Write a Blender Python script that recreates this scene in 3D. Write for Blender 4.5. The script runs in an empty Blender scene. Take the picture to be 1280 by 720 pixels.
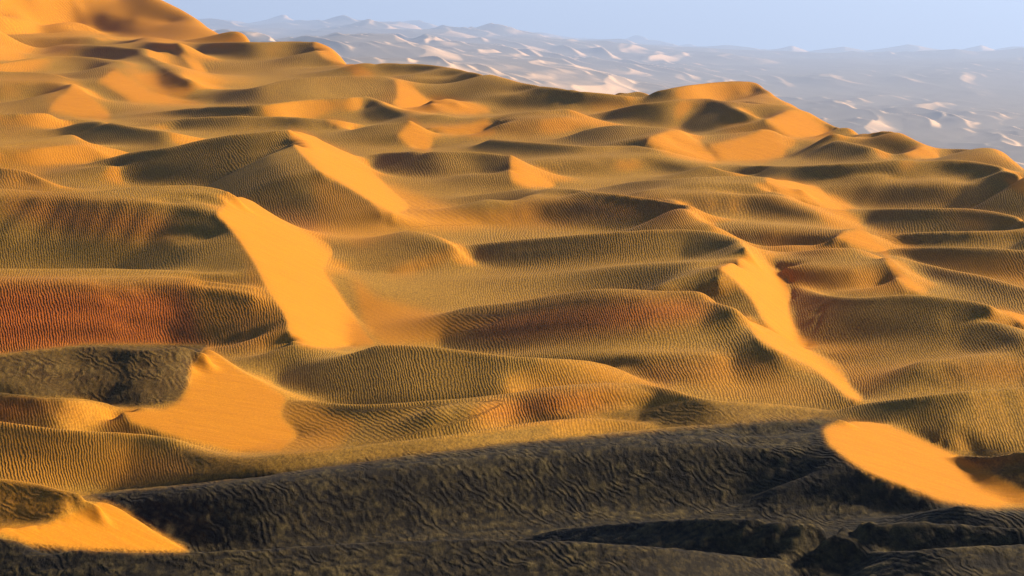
import bpy, math
import numpy as np

# ------------------------------------------------------------------ camera, sky, sun, exposure
C = bpy.context.scene
F, UC, VH = 3630.0, 640.0, 70.0        # focal length in photo pixels, optical centre column, horizon row
HC = 150.0                             # camera height above sea of the model (metres)
H, S = 100.0, 0.060                    # mean dune-field plane: z = HC - H + S*y  (a long slope rising away)

cam_d = bpy.data.cameras.new('camera')
cam = bpy.data.objects.new('camera', cam_d)
C.collection.objects.link(cam)
cam.location = (0, 0, HC)
cam.rotation_euler = (math.radians(90), 0, 0)
cam_d.sensor_width = 36.0
cam_d.lens = F / 1280 * 36.0
cam_d.shift_y = -(360 - VH) / 1280
cam_d.clip_start = 5
cam_d.clip_end = 700000
C.camera = cam
C.render.resolution_x, C.render.resolution_y = 1024, 576

SUN_AZ, SUN_EL = math.radians(58), math.radians(25)   # azimuth measured from +Y (view) towards +X (right)
w = bpy.data.worlds.new('World'); C.world = w
w.use_nodes = True
nt = w.node_tree
bg = nt.nodes['Background']
sky = nt.nodes.new('ShaderNodeTexSky')
sky.sky_type = 'NISHITA'; sky.sun_disc = False
sky.sun_elevation = SUN_EL; sky.sun_rotation = SUN_AZ
sky.altitude = 300; sky.air_density = 1.0; sky.dust_density = 0.0; sky.ozone_density = 4.0
tint = nt.nodes.new('ShaderNodeMix'); tint.data_type = 'RGBA'; tint.blend_type = 'MULTIPLY'; tint.inputs[0].default_value = 1
tint.inputs[7].default_value = (.38, .47, .66, 1)      # the cool clear evening sky
nt.links.new(sky.outputs[0], tint.inputs[6]); nt.links.new(tint.outputs[2], bg.inputs[0])
bg.inputs[1].default_value = 0.06

sd = bpy.data.lights.new('sun', 'SUN'); sd.energy = 5.0; sd.angle = math.radians(4); sd.color = (1.0, 0.86, 0.65)
so = bpy.data.objects.new('sun', sd); C.collection.objects.link(so)
so.location = (300, 300, 400)
so.rotation_euler = (math.radians(90) - SUN_EL, 0, math.pi - SUN_AZ)

C.view_settings.view_transform = 'Standard'; C.view_settings.look = 'None'
C.view_settings.exposure = 1.32; C.view_settings.gamma = 1.0
C.view_settings.use_curve_mapping = False

# ------------------------------------------------------------------ traced dune field (photo pixels -> ground)
def to_y(v, dh):            # distance of a point seen at row v that stands dh metres over the mean plane
    return (H - dh) / ((v - VH) / F + S)

samples = []                # (u, ln y, dh, weight)
creases = []
dunes = []                  # (label, [(x, y)...])

def dense(pts, step=1.0):
    p = np.array(pts, float)
    d = np.hypot(np.diff(p[:, 0]), np.diff(p[:, 1]))
    s = np.concatenate([[0], np.cumsum(d)])
    n = max(2, int(s[-1] / step))
    q = np.linspace(0, s[-1], n)
    # Catmull-Rom style smoothing through a monotone tangent estimate
    out = []
    for k in range(p.shape[1]):
        m = np.gradient(p[:, k], s) if len(s) > 2 else np.full(len(s), (p[-1, k] - p[0, k]) / s[-1])
        i = np.clip(np.searchsorted(s, q, 'right') - 1, 0, len(s) - 2)
        h = s[i + 1] - s[i]; t = (q - s[i]) / h
        out.append((2*t**3 - 3*t**2 + 1) * p[i, k] + (t**3 - 2*t**2 + t) * h * m[i] + (-2*t**3 + 3*t**2) * p[i + 1, k] + (t**3 - t**2) * h * m[i + 1])
    return np.array(out).T

CREST, FACE, FOOT, LINE, STRIP, PLANE, HID = range(7)
def add(u, y, dh, wt, cls=LINE, v0=None):
    u = np.asarray(u, float)
    vv = VH + F * (H - dh - S * np.asarray(y)) / np.asarray(y)      # row at which the sample is seen
    samples.append(np.stack([u, np.log(y), np.broadcast_to(dh, u.shape), np.broadcast_to(wt, u.shape), np.broadcast_to(cls, u.shape), vv,
                             np.broadcast_to(vv if v0 is None else v0, u.shape)], 1))
outer_edge = []
RELIEF = 1.0

def extend(pts):
    p = [tuple(q) for q in pts]
    if p[0][0] <= 2:
        sl = (p[1][1] - p[0][1]) / max(1, p[1][0] - p[0][0]); sl = max(-.12, min(.12, sl))
        p.insert(0, (p[0][0] - 155, p[0][1] - 155 * sl) + p[0][2:]); p.insert(0, (p[0][0] - 300, p[0][1]) + p[0][2:])
    if p[-1][0] >= 1278:
        sl = (p[-1][1] - p[-2][1]) / max(1, p[-1][0] - p[-2][0]); sl = max(-.15, min(.15, sl))
        p.append((p[-1][0] + 155, p[-1][1] + 155 * sl) + p[-1][2:]); p.append((p[-1][0] + 300, p[-1][1]) + p[-1][2:])
    return p

def S_(label, pts, dh=7.0, taper='', foot=-2.0, face=None, outer=False, back=0.55):
    """silhouette crest; taper: which ends sink into the sand; face: (slope, rows) of the side turned to the camera"""
    dh, foot = dh * RELIEF, foot * RELIEF
    p = extend(pts)
    q = dense(p)
    n = len(q)
    L = np.clip((q[:, 0] - max(q[0, 0], -155.)) / (min(q[-1, 0], 1435.) - max(q[0, 0], -155.)), 0, 1)
    g = np.ones(n)
    ss = lambda t: np.sin(np.clip(t, 0, 1) * math.pi / 2)
    if 'l' in taper: g *= ss(L / 0.45)
    if 'r' in taper: g *= ss((1 - L) / 0.3)
    lo = min(0.0, dh)
    d = lo + (dh - lo) * g
    if q.shape[1] > 2: d = q[:, 2]
    u, v = q[:, 0], q[:, 1]
    y = to_y(v, d)
    add(u, y, d, .3, CREST)
    # lee side falling away, out of sight
    for k in (5., 11.):
        add(u, y + k, np.maximum(d - k * ((v - VH) / F + S + .18), -4), 0.02 * g + 1e-4, HID, v)
    if outer:
        outer_edge.append(np.stack([u, y, d], 1))
    else:
        yf = to_y(v - 1.5, foot)
        ok = yf - y > 22
        add(u[ok], yf[ok], foot, 0.004, FOOT)
    if face:
        m, rows = face; m *= 1.2
        z0 = HC - (v - VH) / F * y
        for f in np.linspace(0.12, 1, 9):
            vv = v + 1 + f * rows
            wv = (vv - VH) / F
            y2 = (HC - z0 + m * y) / (wv + m)
            z2 = HC - wv * y2
            d2 = z2 - (HC - H + S * y2); o = d2 > -4.0
            if o.any(): add(u[o], y2[o], d2[o], (0.008 * g + 1e-4)[o], FACE, v[o])
    if label:
        dunes.append((label, np.stack([(u - UC) / F * y, y], 1)[::6]))

def T_(pts, wt=0.1):
    """a visible line with given relief (u, v, dh)"""
    q = dense(extend(pts)); q[:, 2] *= RELIEF
    add(q[:, 0], to_y(q[:, 1], q[:, 2]), q[:, 2], min(wt, .1), LINE)

def BAND(top, rows, m, wt=0.015, flat=10):
    """steep strip turned to the camera under a lip (u, v, dh); rows: height in the picture"""
    q = dense(extend(top)); q[:, 2] *= RELIEF
    u, v, d = q[:, 0], q[:, 1], q[:, 2]
    y = to_y(v, d)
    add(u, y, d, 0.06, STRIP)
    z0 = HC - (v - VH) / F * y
    if flat:
        yy = y + np.minimum(0.6 * flat / ((v - VH) / F + S) * y / F, 14)
        add(u, yy, d + 0.5, 0.03, STRIP)
    for f in np.linspace(0.1, 1, 8):
        wv = (v + f * rows - VH) / F
        y2 = (HC - z0 + m * y) / (wv + m)
        d2 = HC - wv * y2 - (HC - H + S * y2); o = d2 > -5.0
        if o.any(): add(u[o], y2[o], d2[o], wt, STRIP, v[o])

slip_polys = []
SLIPLOG = []
def in_poly(px, py, poly):
    r = np.zeros(px.shape, bool)
    n = len(poly)
    for i in range(n):
        x1, y1 = poly[i]; x2, y2 = poly[(i + 1) % n]
        if y1 == y2: continue
        c = ((y1 > py) != (y2 > py)) & (px < (x2 - x1) * (py - y1) / (y2 - y1) + x1)
        r ^= c
    return r

def SLIP(poly, apex, dh0, m=0.5, phi=-12, wt=0.5, plane=True, low=-3.0, paint=True, flank=.10, fit=None):
    """a slip face: planar patch below the brink; apex (u, v) stands dh0 over the plane; phi: bearing of its fall, from +X"""
    if paint: slip_polys.append(poly)
    if not plane: return
    u0, v0 = apex; dh0 *= RELIEF; low *= RELIEF
    y0 = to_y(v0, dh0); z0 = HC - (v0 - VH) / F * y0; x0 = (u0 - UC) / F * y0
    P = np.array(poly, float)
    gu, gv = np.meshgrid(np.arange(P[:, 0].min(), P[:, 0].max() + 1, 2.0), np.arange(P[:, 1].min(), P[:, 1].max() + 1, 2.0))
    k = in_poly(gu, gv, poly)
    gu, gv = gu[k], gv[k]
    wv = (gv - VH) / F; a = (gu - UC) / F
    if fit:
        Q = np.array(fit, float); qy = to_y(Q[:, 1], Q[:, 2]); qx = (Q[:, 0] - UC) / F * qy; qz = HC - (Q[:, 1] - VH) / F * qy
        fa, fb, fc = np.linalg.lstsq(np.stack([qx, qy, np.ones(len(qx))], 1), qz, rcond=None)[0]
        c, s, x0, y0_, z0 = -fa, -fb, 0.0, 0.0, fc
        m = math.hypot(fa, fb); y0s = y0; y0 = 0.0
        dh0 = max(dh0, Q[:, 2].max())
    for m in ([m] if fit else np.arange(m, .13, -.01)):                # as steep as lets the toe meet the sand around it
        if not fit: c, s = math.cos(math.radians(phi)) * m, math.sin(math.radians(phi)) * m
        y = (HC - z0 - c * x0 - s * y0) / (wv - (c * a + s))
        dh = HC - wv * y - (HC - H + S * y)
        bad = (dh < low) | (y < 0)
        if bad.mean() < .12: break
    if fit: y0 = y0s; ybase = 0.0
    else: ybase = y0
    dh = np.where(bad, low, dh); y = np.where(bad, to_y(gv, low), y)
    ok = (y > 330) & (y < 2400) & (np.abs(dh) < 95) & (np.abs(y - y0) < .35 * y0)
    SLIPLOG.append((apex, round(float(m), 2), round(float(dh.min()), 1), round(float(dh.max()), 1), int(y.min()), int(y.max()), round(float(bad.mean()), 2)))
    add(gu[ok], y[ok], np.minimum(dh[ok], dh0 + 1.5), 0.03, PLANE)
    for v_ in np.unique(gv[ok]):                     # the gentle windward flank on the other side of the brink
        r_ = np.nonzero(ok & (gv == v_))[0]
        i_ = r_[np.argmin(gu[r_])]
        if dh[i_] < low + 1.5 or flank < 0: continue
        for d_ in (2., 4., 7., 10., 14.):
            xx = (gu[i_] - UC) / F * y[i_] - d_
            add(np.array([UC + F * xx / y[i_]]), np.array([y[i_]]), min(dh[i_], dh0 + 1.5) - flank * d_, 0.012, HID, np.array([-129.]))
    q = dense([tuple(p) for p in poly] + [tuple(poly[0])])
    wv = (q[:, 1] - VH) / F; a = (q[:, 0] - UC) / F
    y = (HC - z0 - c * x0 - s * ybase) / (wv - (c * a + s))
    ok = (y > 330) & (y < 2400) & (np.abs(y - y0) < .35 * y0)
    creases.append(np.stack([q[ok, 0], np.log(y[ok])], 1))

# ---- nearest dunes
S_('near_mound', [(0,672),(120,688),(235,690),(400,682),(520,676),(640,676),(760,680),(880,690),(960,700),(1060,719),(1110,735)], 13, 'r', face=(.25,70))
S_('near_right', [(1000,699),(1100,690),(1200,684),(1280,679)], 12, 'l', face=(.22,60))
S_('low_ridge', [(640,679),(690,664),(770,656),(840,651),(940,648.5),(1040,649),(1140,652),(1190,655),(1280,661)], 11, 'l', face=(.6,30))
S_('toe_ridge', [(1110,645),(1180,636),(1230,632.5),(1280,632)], 7, 'l', face=(.3,18))
S_('left_mound', [(0,597,9),(40,602,9),(80,611,9),(115,618,8.5),(150,633,6.5),(190,660,2.5),(236,688,-2)], 9, 'r', face=(.28,40))
SLIP([(-80,664),(0,656),(60,652),(90,640),(130,624),(150,633),(190,660),(237,688),(120,685),(40,679),(0,664),(-80,680)], (90,640), 8, .42, -40, fit=[(0,656,7),(60,652,7),(130,624,7.5),(150,633,6),(190,660,2.5),(237,688,-2),(120,685,3),(0,664,6)])
S_('dark_ridge', [(112,617),(150,612),(225,605),(320,595),(420,581),(520,569),(640,555),(740,544),(840,534),(960,527),(1030,523),(1075,524)], 6, 'l', face=None)
SLIP([(1029,536),(1035,554),(1060,575),(1085,591),(1120,605),(1172,624),(1210,631),(1230,633),(1280,631),(1340,650),(1350,640),(1280,612),(1235,590),(1210,576),(1177,560),(1135,541),(1100,528),(1075,524),(1050,527)], (1055,527), 6, .5, -15, flank=.16, fit=[(1045,528,6),(1030,536,5.8),(1060,575,5),(1085,591,4.2),(1120,605,3),(1172,624,1),(1210,632,-2),(1280,631,-3.5),(1280,612,-3),(1235,590,-2.5),(1177,560,-1),(1135,541,1),(1100,528,3.5)])
BAND([(150,628,2.5),(225,622,4),(320,613,5.3),(420,600,5.6),(520,590,5.6),(640,577,5.6),(740,568,5.6),(840,562,5.5),(960,560,5.2),(1000,562,5.0)], 66, .80, wt=.05, flat=18)
S_('ochre_ridge', [(0,527),(62,535),(125,540),(175,542),(217,549),(260,559),(320,567),(370,566),(432,560),(480,554),(545,547),(640,532),(690,526),(740,523),(780,525),(825,533)], 4, 'r', face=(.32,40))
S_('flank_ridge', [(390,501),(420,505),(480,506),(545,501),(600,497),(640,492),(690,484),(740,480),(780,479),(820,483),(852,490),(885,500),(960,504),(1042,513)], 4, 'lr', face=(.25,14))
BAND([(540,520,2.5),(600,512,3),(640,503,3),(700,494,4),(760,489,4),(820,492,3)], 26, .5)
S_('scaly_dune', [(0,442),(50,437),(100,432),(140,433),(175,437),(212,435),(240,432),(260,432)], 8, '', face=(.30,60))
SLIP([(260,433),(250,445),(240,460),(236,485),(225,502),(205,511),(150,512),(165,530),(200,541),(240,553),(290,564),(350,566),(372,545),(352,520),(358,496),(330,478),(300,462),(280,447)], (258,435), 8, .36, -45, fit=[(260,433,8),(240,460,6.5),(236,485,4),(225,502,1.5),(150,512,-0.5),(200,541,-2),(290,564,-3),(350,566,-3),(372,545,-3),(358,496,-2.5),(330,478,0),(300,462,2.5),(280,447,5)])
S_('red_mound', [(0,491),(50,496),(100,499),(140,507),(160,518)], 5, 'r', face=(.45,28))
S_('valley_dune', [(320,446),(340,440),(367,431),(382,435),(407,436),(445,432),(480,431),(520,432),(570,437),(640,446),(700,449),(740,452),(780,464),(808,480)], 6, 'lr', face=(.22,60))
# ---- big left dune with its two steps
S_('great_dune', [(0,235,15),(75,239,15),(112,239,15),(160,234,15.5),(212,231,16),(250,232,16),(275,236,15.5),(295,242,15),(307,244,14.5),(320,253,12),(345,272,6)], 15, 'r', face=(.08,8))
BAND([(0,245,14.5),(75,247,14.5),(125,250,14.5),(175,252,14.5),(225,256,14),(262,265,13.5)], 48, .42)
T_([(0,336,6.2),(100,336,6.2),(200,338,6.2),(290,344,6.2)], .03)
BAND([(0,356,6.4),(120,356,6.4),(220,356,6.4),(270,360,6.3),(318,368,5.8)], 84, .46)
SLIP([(270,268),(292,291),(319,332),(334,362),(356,396),(364,422),(375,432),(397,436),(442,433),(470,430),(455,412),(425,370),(405,335),(415,318),(382,290),(345,272),(320,253),(305,244),(290,248)], (300,248), 15, .5, -22, flank=.2, fit=[(295,246,15),(270,268,13.5),(292,291,9.5),(319,332,6.8),(334,362,6),(356,396,4),(364,422,1),(375,432,0),(442,434,-3),(455,412,-3),(425,370,-2),(405,335,-1),(345,272,6)])
T_([(405,330,0),(445,356,-1),(480,376,-2),(507,386,-2.5)], .4)
S_('tongue_dune', [(120,202,2),(162,191,5),(212,184,8),(250,175,10.5),(320,165,13.5),(345,163,14),(361,161,14)], 14, 'l', face=(.36,95))
T_([(40,224,-1),(90,213,1),(150,203,3.5)], .03)
T_([(500,236,0),(520,243,-.5),(570,260,-1),(640,268,-1)])
SLIP([(360,161),(365,177),(382,197),(402,215),(432,232),(465,253),(488,268),(510,262),(482,232),(455,206),(435,190),(402,176),(380,164)], (363,164), 14, .5, -20, fit=[(361,162,14),(365,177,13.5),(402,215,10.5),(432,232,9),(465,253,6),(488,268,4.5),(510,262,0),(482,232,0),(455,206,2),(435,190,4),(402,176,8)])
T_([(470,300,2),(510,289,3.5),(545,295,3.5),(567,305,3)], .05)
SLIP([(480,343),(515,340),(537,334),(562,322),(572,311),(568,304),(555,315),(530,326),(500,332)], (567,305), 3, .45, -75, paint=False)
S_('pale_cap_dune', [(0,181),(25,177),(62,171),(95,169),(110,177),(125,182),(150,187),(161,191)], 6, 'r', face=(.12,14))
BAND([(0,190,5),(40,188,5),(90,183,5),(120,184,4)], 18, .5)
S_('ochre_spur', [(0,209),(35,214),(55,224),(78,235)], 4, 'r', face=(.2,16))
# ---- right and centre
S_('right_front_dune', [(1042,513),(1080,504),(1135,497),(1185,491),(1235,486),(1280,483)], 7, 'l', face=(.34,60))
S_('dark_lobe', [(1185,567),(1235,566),(1280,566)], 3, 'l', face=(.5,40))
S_('broad_brown_dune', [(990,358),(1035,369),(1072,372),(1135,368),(1185,372),(1225,378),(1250,386),(1280,402)], 7, 'l', face=(.26,50))
SLIP([(1240,382),(1280,393),(1340,415),(1340,430),(1280,408),(1262,396)], (1240,382), 6, .4, -25)
BAND([(1150,460,1.5),(1210,455,2),(1280,450,2)], 26, .42)
S_('red_band_dune', [(895,377,8.6),(922,387,8.3),(945,420,4.0),(970,437,2.0),(1017,460,.6),(1045,483,-.6),(1066,501,-1.5)], 10, 'r')
BAND([(580,392,1.5),(640,386,4),(700,375,7),(752,369,9),(815,371,9.5),(865,373,9.2),(895,378,8.6)], 42, .32)
BAND([(640,447,-.5),(815,444,3),(880,443,3.2),(925,444,2.6)], 34, .38, flat=0)
SLIP([(895,336),(930,321),(940,314),(962,332),(982,350),(988,368),(986,392),(1000,418),(1030,432),(1000,440),(960,408),(935,368),(912,345)], (938,316), 9, .5, -30, fit=[(940,315,9),(912,345,8),(935,368,5.5),(960,408,1.5),(1000,430,-2),(986,392,-2.5),(988,368,-2.5),(965,335,2)])
SLIP([(925,388),(940,398),(960,410),(1000,432),(1030,448),(1050,462),(1064,484),(1078,500),(1066,501),(1045,483),(1017,460),(970,437),(945,420),(935,405)], (925,388), 9, .5, -20, flank=-1, fit=[(925,388,8.2),(945,420,4.0),(970,437,2.0),(1017,460,.6),(1045,483,-.6),(1066,501,-1.5),(960,410,0),(1000,432,-1),(1030,448,-2),(1064,484,-3)])
S_('spoon_crest_dune', [(575,308,0),(640,301,3),(715,294,6),(765,290,7.5),(815,287,8.5),(865,287,9),(897,291,9),(917,298,9),(937,313,9)], 8, 'lr', face=(.26,28))
T_([(600,350,-1),(700,342,1),(800,330,5),(870,328,7.5)], .05)
S_('amber_band_dune', [(600,243,1),(665,236,4),(715,236,6),(765,242,7),(815,247,7),(840,251,7),(857,257,6.5),(872,271,6),(890,282,6)], 6, 'lr', face=(.15,8))
BAND([(600,258,3),(680,252,4),(760,252,5),(815,254,5.4),(850,259,5)], 24, .48)
S_('smooth_nose_dune', [(450,197),(480,191),(520,189.5),(557,189),(595,189.5),(620,192),(640,196),(652,201),(670,215),(694,234)], 7, 'lr', face=(.24,30))
SLIP([(638,194),(652,201),(670,215),(695,234),(665,234),(641,229),(636,212)], (638,195), 7, .42, -25)
S_('mid_nose_dune', [(955,318),(997,314),(1035,311),(1072,311),(1095,315),(1108,325),(1125,343),(1155,365)], 6, 'lr', face=(.14,18))
BAND([(965,333,3),(1000,335,3.5),(1060,337,4),(1110,338,3.5)], 26, .45)
SLIP([(1103,318),(1112,322),(1130,342),(1160,365),(1140,366),(1118,346)], (1103,318), 6, .4, -25, wt=.3)
S_('twin_step_dune', [(745,236),(790,227),(840,223),(877,221),(957,221),(985,224),(1020,232),(1040,250),(1055,261),(1078,276)], 8, 'lr', face=(.06,10))
SLIP([(955,222),(985,224),(1020,232),(1040,250),(1057,262),(1080,278),(1065,275),(1032,261),(1017,252),(985,244),(968,236)], (957,223), 8, .42, -15)
BAND([(802,245,5.5),(865,244,6),(960,244,6),(997,248,6),(1020,254,5.5)], 24, .48)
BAND([(880,287,1.5),(960,288,2),(997,290,2),(1035,295,2)], 24, .5)
SLIP([(1040,294),(1077,284),(1092,297),(1110,311),(1111,322),(1100,317),(1065,307)], (1065,280), 4, .4, -35)
S_('right_amber_dune', [(1115,311),(1135,309.5),(1185,309),(1235,310),(1280,313)], 4, 'l', face=(.36,34))
S_('grey_apron', [(1112,318),(1135,324),(1185,336),(1235,346),(1280,359)], 3, 'l', face=(.15,20))
S_('dark_strip_dune', [(1105,293),(1135,291.5),(1210,289),(1280,287.5)], 3, 'l', face=(.5,16))
S_('right_rim_dune', [(1055,261.5),(1085,260.5),(1160,260),(1210,260.5),(1240,264),(1265,269),(1280,274)], 5, 'l', face=(.36,22))
S_('long_right_dune', [(890,204),(957,207),(1022,206),(1085,202),(1135,199),(1185,199),(1222,202),(1250,208),(1280,221)], 9, 'l', face=(.40,18))
BAND([(1030,234,2),(1100,231,3),(1180,231,4),(1240,233,4),(1280,243,3)], 26, .5)
SLIP([(1255,224),(1280,222),(1350,250),(1350,262),(1280,243),(1262,233)], (1258,222), 6, .4, -30, plane=False)
S_('edge_dune', [(1160,188),(1190,185),(1222,186),(1257,192),(1270,201),(1280,209)], 6, 'l', outer=True, face=(.4,12))
S_('gold_crest_dune', [(1030,157),(1060,159),(1095,161),(1125,164),(1140,172),(1155,181),(1172,196)], 6, 'lr', outer=True, face=(.45,12))
S_('gold_apron_dune', [(1065,174.5),(1120,174),(1140,177),(1155,183),(1176,198)], 3, 'lr')
SLIP([(1128,191),(1145,183),(1155,181),(1176,198),(1140,198)], (1150,182), 4, .4, -40)
S_('round_back_dune', [(985,172),(1035,173),(1072,179),(1100,187),(1125,197)], 5, 'lr', face=(.2,20))
S_('sunlit_nose_dune', [(900,127),(927,126),(960,129),(985,132),(1003,137),(1017,147),(1035,160),(1055,169),(1077,173)], 8, 'lr', outer=False, face=(.2,12))
SLIP([(955,150),(985,137),(1003,137),(1018,148),(1035,160),(1045,171),(1020,173),(985,172),(975,165)], (1000,138), 7.5, .42, -35)
S_('brown_cap_dune', [(770,116),(815,114),(855,107),(890,102.5),(927,101),(945,102.5),(960,112),(975,124),(988,132)], 8, 'lr', outer=True, face=(.45,20))
S_('central_spoon_dune', [(742,143),(790,132),(827,126),(865,123),(890,123),(905,129),(930,139),(950,148),(969,161),(984,183)], 9, 'lr', face=(.34,32))
SLIP([(955,158),(968,162),(984,183),(980,195),(960,200),(930,202),(900,200),(890,189),(885,181),(920,172),(945,165)], (962,158), 6, .42, -50)
S_('pale_nose_dune', [(700,173),(740,160),(770,156),(800,157),(830,159),(850,162),(868,171),(885,187),(898,199)], 7, 'lr', face=(.12,16))
SLIP([(802,176),(815,170),(837,162),(848,161),(862,167),(878,180),(892,192),(900,199),(890,203),(875,201),(852,194),(825,187)], (848,162), 7, .4, -35)
S_('striped_dune', [(545,167),(580,170),(625,174),(680,178),(735,182),(800,182),(825,188),(852,195),(875,203),(930,218),(955,221)], 5, 'lr', foot=-1, face=(.2,14))
BAND([(660,206,2),(760,200,3),(830,196,3.5),(880,205,3)], 16, .45)
S_('small_red_dune', [(617,147),(662,139),(690,137),(711,136),(730,141),(752,152)], 7, 'lr', face=(.1,8))
BAND([(620,154,4),(670,150,5),(720,147,5)], 16, .5)
SLIP([(712,136),(720,138),(735,144),(754,153),(742,150),(725,143)], (712,136), 6, .4, -20, wt=.2)
S_('amber_pocket_dune', [(507,143),(545,142),(590,144.5),(608,149),(617,156),(621,166)], 5, 'lr', face=(.2,10))
SLIP([(530,158),(565,157),(590,154),(607,149),(617,157),(622,167),(600,171),(560,168)], (600,150), 3.5, .4, -60)
SLIP([(535,122),(560,122),(582,126),(600,133),(616,141),(580,143),(552,141),(540,130)], (558,122), 3, .3, -45)
S_('small_gold_dune', [(528,123),(545,121),(565,121.5),(582,125),(600,132),(617,140.5)], 3.5, 'lr')
S_('back_ridge', [(447,78),(495,78.5),(545,81),(585,88),(640,100),(690,108.5),(740,112.5),(790,120),(830,126)], 7, 'r', outer=True, face=(.35,14))
BAND([(500,99,3),(570,99,3.5),(640,102,4)], 13, .4)
BAND([(620,119,3),(690,118,4),(765,119,4),(800,122,3)], 16, .45)
# ---- upper left
S_('veil_dune', [(200,139),(260,133),(320,131),(382,124),(432,121.5),(465,122),(480,130),(500,140),(512,150),(535,165)], 7, 'lr', face=(.36,18))
SLIP([(508,145),(513,153),(505,160),(496,170),(507,180),(520,187),(537,189),(540,175),(535,165),(522,153)], (511,149), 6, .42, -45)
S_('low_veil', [(185,157),(212,150),(250,146),(320,144.5),(370,146),(405,149),(432,152),(455,158)], 4, 'lr', face=(.3,14))
SLIP([(405,149),(428,152),(442,158),(420,158.5)], (405,149), 3.5, .3, -40, wt=.2)
S_('grey_ramp_dune', [(270,112),(320,109),(350,101),(395,96),(445,94.5),(470,94.5),(490,97),(510,107),(530,121),(548,138)], 8, 'lr', face=(.14,20))
SLIP([(491,97),(496,108),(496,120),(490,130),(505,139),(520,141.5),(546,141),(549,138),(530,121),(510,107)], (492,98), 7.5, .42, -25)
S_('long_crest_dune', [(207,54.5),(250,53),(320,52),(387,52),(405,53.5),(422,60),(440,75),(455,85),(470,95)], 9, 'lr', outer=True, face=(.3,22))
SLIP([(388,53),(400,68),(420,80),(440,88),(442,95),(470,95),(455,85),(440,75),(422,61),(405,54)], (389,53), 9, .42, -15)
S_('knife_dune', [(147,51),(175,50),(200,53),(217,57),(230,67),(245,77),(258,94)], 8, 'lr', face=(.42,24))
SLIP([(214,57),(220,58),(232,67),(247,78),(260,94),(246,94),(236,80),(226,68)], (216,57), 8, .42, -10, wt=.3)
S_('upper_step_dune', [(0,43),(60,41),(125,42),(140,50),(162,61)], 5, 'r', face=(.2,6))
BAND([(0,48,3.5),(60,47,3.5),(120,48,3.5)], 18, .45)
S_('shadowed_step_dune', [(45,68),(67,57),(100,55),(137,57),(170,62),(185,71),(200,81),(225,94),(240,101),(270,107.5)], 7, 'lr', face=(.34,20))
SLIP([(160,92),(215,92),(236,101),(247,108),(232,121),(205,119),(182,108)], (222,93), 3.5, .36, -50, plane=False)
S_('blue_grey_dune', [(0,78),(40,72),(75,69.5),(105,70.5),(125,73),(137,79),(143,86),(165,98),(185,112),(215,122),(260,130)], 7, 'r', face=(.14,16))
SLIP([(143,86),(165,98),(185,112),(215,122),(258,130),(210,131),(165,128),(140,112),(122,101),(135,92)], (143,87), 6.5, .36, -40)
S_('gold_lobe_dune', [(0,89),(37,90),(75,94),(95,102),(115,118),(137,140)], 6, 'r', face=(.1,6))
BAND([(0,104,4.5),(45,103,4.5),(85,104,4.5)], 22, .36)
SLIP([(92,101),(112,117),(138,142),(137,150),(100,146),(60,138),(68,125),(85,112)], (93,102), 5.5, .36, -50)
S_('brown_step_dune', [(0,142),(50,141),(87,144),(110,150)], 5, 'r', face=(.42,14))
S_('olive_swell', [(70,162),(90,156),(112,152),(137,153),(175,159),(212,164),(255,173)], 5, 'lr', face=(.22,20))
# ---- the high dune at the top left
HD = dense([(-320,-150,98),(-150,-100,75.6),(-60,-66,57),(40,-40,42),(120,-26,33),(170,-14,27),(205,1,19.6),(225,11,14.7),(245,23,9.2),(265,38,3),(291,53,0)])
yh = to_y(HD[:, 1], HD[:, 2])
add(HD[:, 0], yh, HD[:, 2], .5, CREST)
dunes.append(('high_dune', np.stack([(HD[:, 0] - UC) / F * yh, yh], 1)[::6]))
outer_edge.append(np.stack([HD[:, 0], yh, HD[:, 2]], 1))
T_([(-320,42,14),(-150,42,10),(0,42,5),(125,41,0),(207,52,-.5)], .05)
T_([(-320,10,33),(-100,10,22.6),(0,12,18),(100,10,15.8),(150,20,10.6),(215,30,6)], .05)
T_([(-320,-40,62),(-100,-25,43),(0,-20,33.5),(50,-10,27.5),(110,-8,24.5),(165,0,19.5)], .05)
T_([(-100,26,17),(60,24,11),(130,30,5.5),(200,40,2.5)], .05)
S_('knoll', [(272,43),(285,42),(300,43),(318,52.5)], 5, 'lr', outer=True)

# ------------------------------------------------------------------ height field solve (thin plate through the traced lines)
U0, U1, T0, T1 = -462.0, 1746.0, math.log(325.0), math.log(2500.0)
NU, NT = 736, 640
DATA = np.concatenate(samples)
DATA = DATA[np.isfinite(DATA).all(1)]

def in_view(cls_list, grow):
    """picture-plane map of where samples of these kinds are seen"""
    a = np.zeros((900, 2320), bool)
    k = np.isin(DATA[:, 4], cls_list)
    iu = np.clip(DATA[k, 0] + 500, 0, 2319).astype(int); iv = np.clip(DATA[k, 5] + 130, 0, 899).astype(int)
    a[iv, iu] = True
    for _ in range(grow):
        b = a.copy(); b[1:] |= a[:-1]; b[:-1] |= a[1:]; b[:, 1:] |= a[:, :-1]; b[:, :-1] |= a[:, 1:]; a = b
    return a
di = np.clip(DATA[:, 0] + 500, 0, 2319).astype(int); dj = np.clip(DATA[:, 5] + 130, 0, 899).astype(int); d0 = np.clip(DATA[:, 6] + 130, 0, 899).astype(int)
m_plane = in_view([PLANE], 4); m_near = in_view([PLANE], 11); m_strip = in_view([STRIP, LINE, PLANE], 4); m_all = in_view([STRIP, LINE, PLANE, FACE], 14)
cre = np.cumsum(in_view([CREST], 0).astype(int), 0)
cls = DATA[:, 4]
between = cre[np.clip(dj - 1, 0, 899), di] - cre[np.clip(d0 + 3, 0, 899), di]
keep = np.ones(len(DATA), bool)
keep &= ~(np.isin(cls, [CREST, FACE, STRIP, LINE]) & m_plane[dj, di])
keep &= ~((cls == HID) & m_plane[d0, di])
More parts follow.
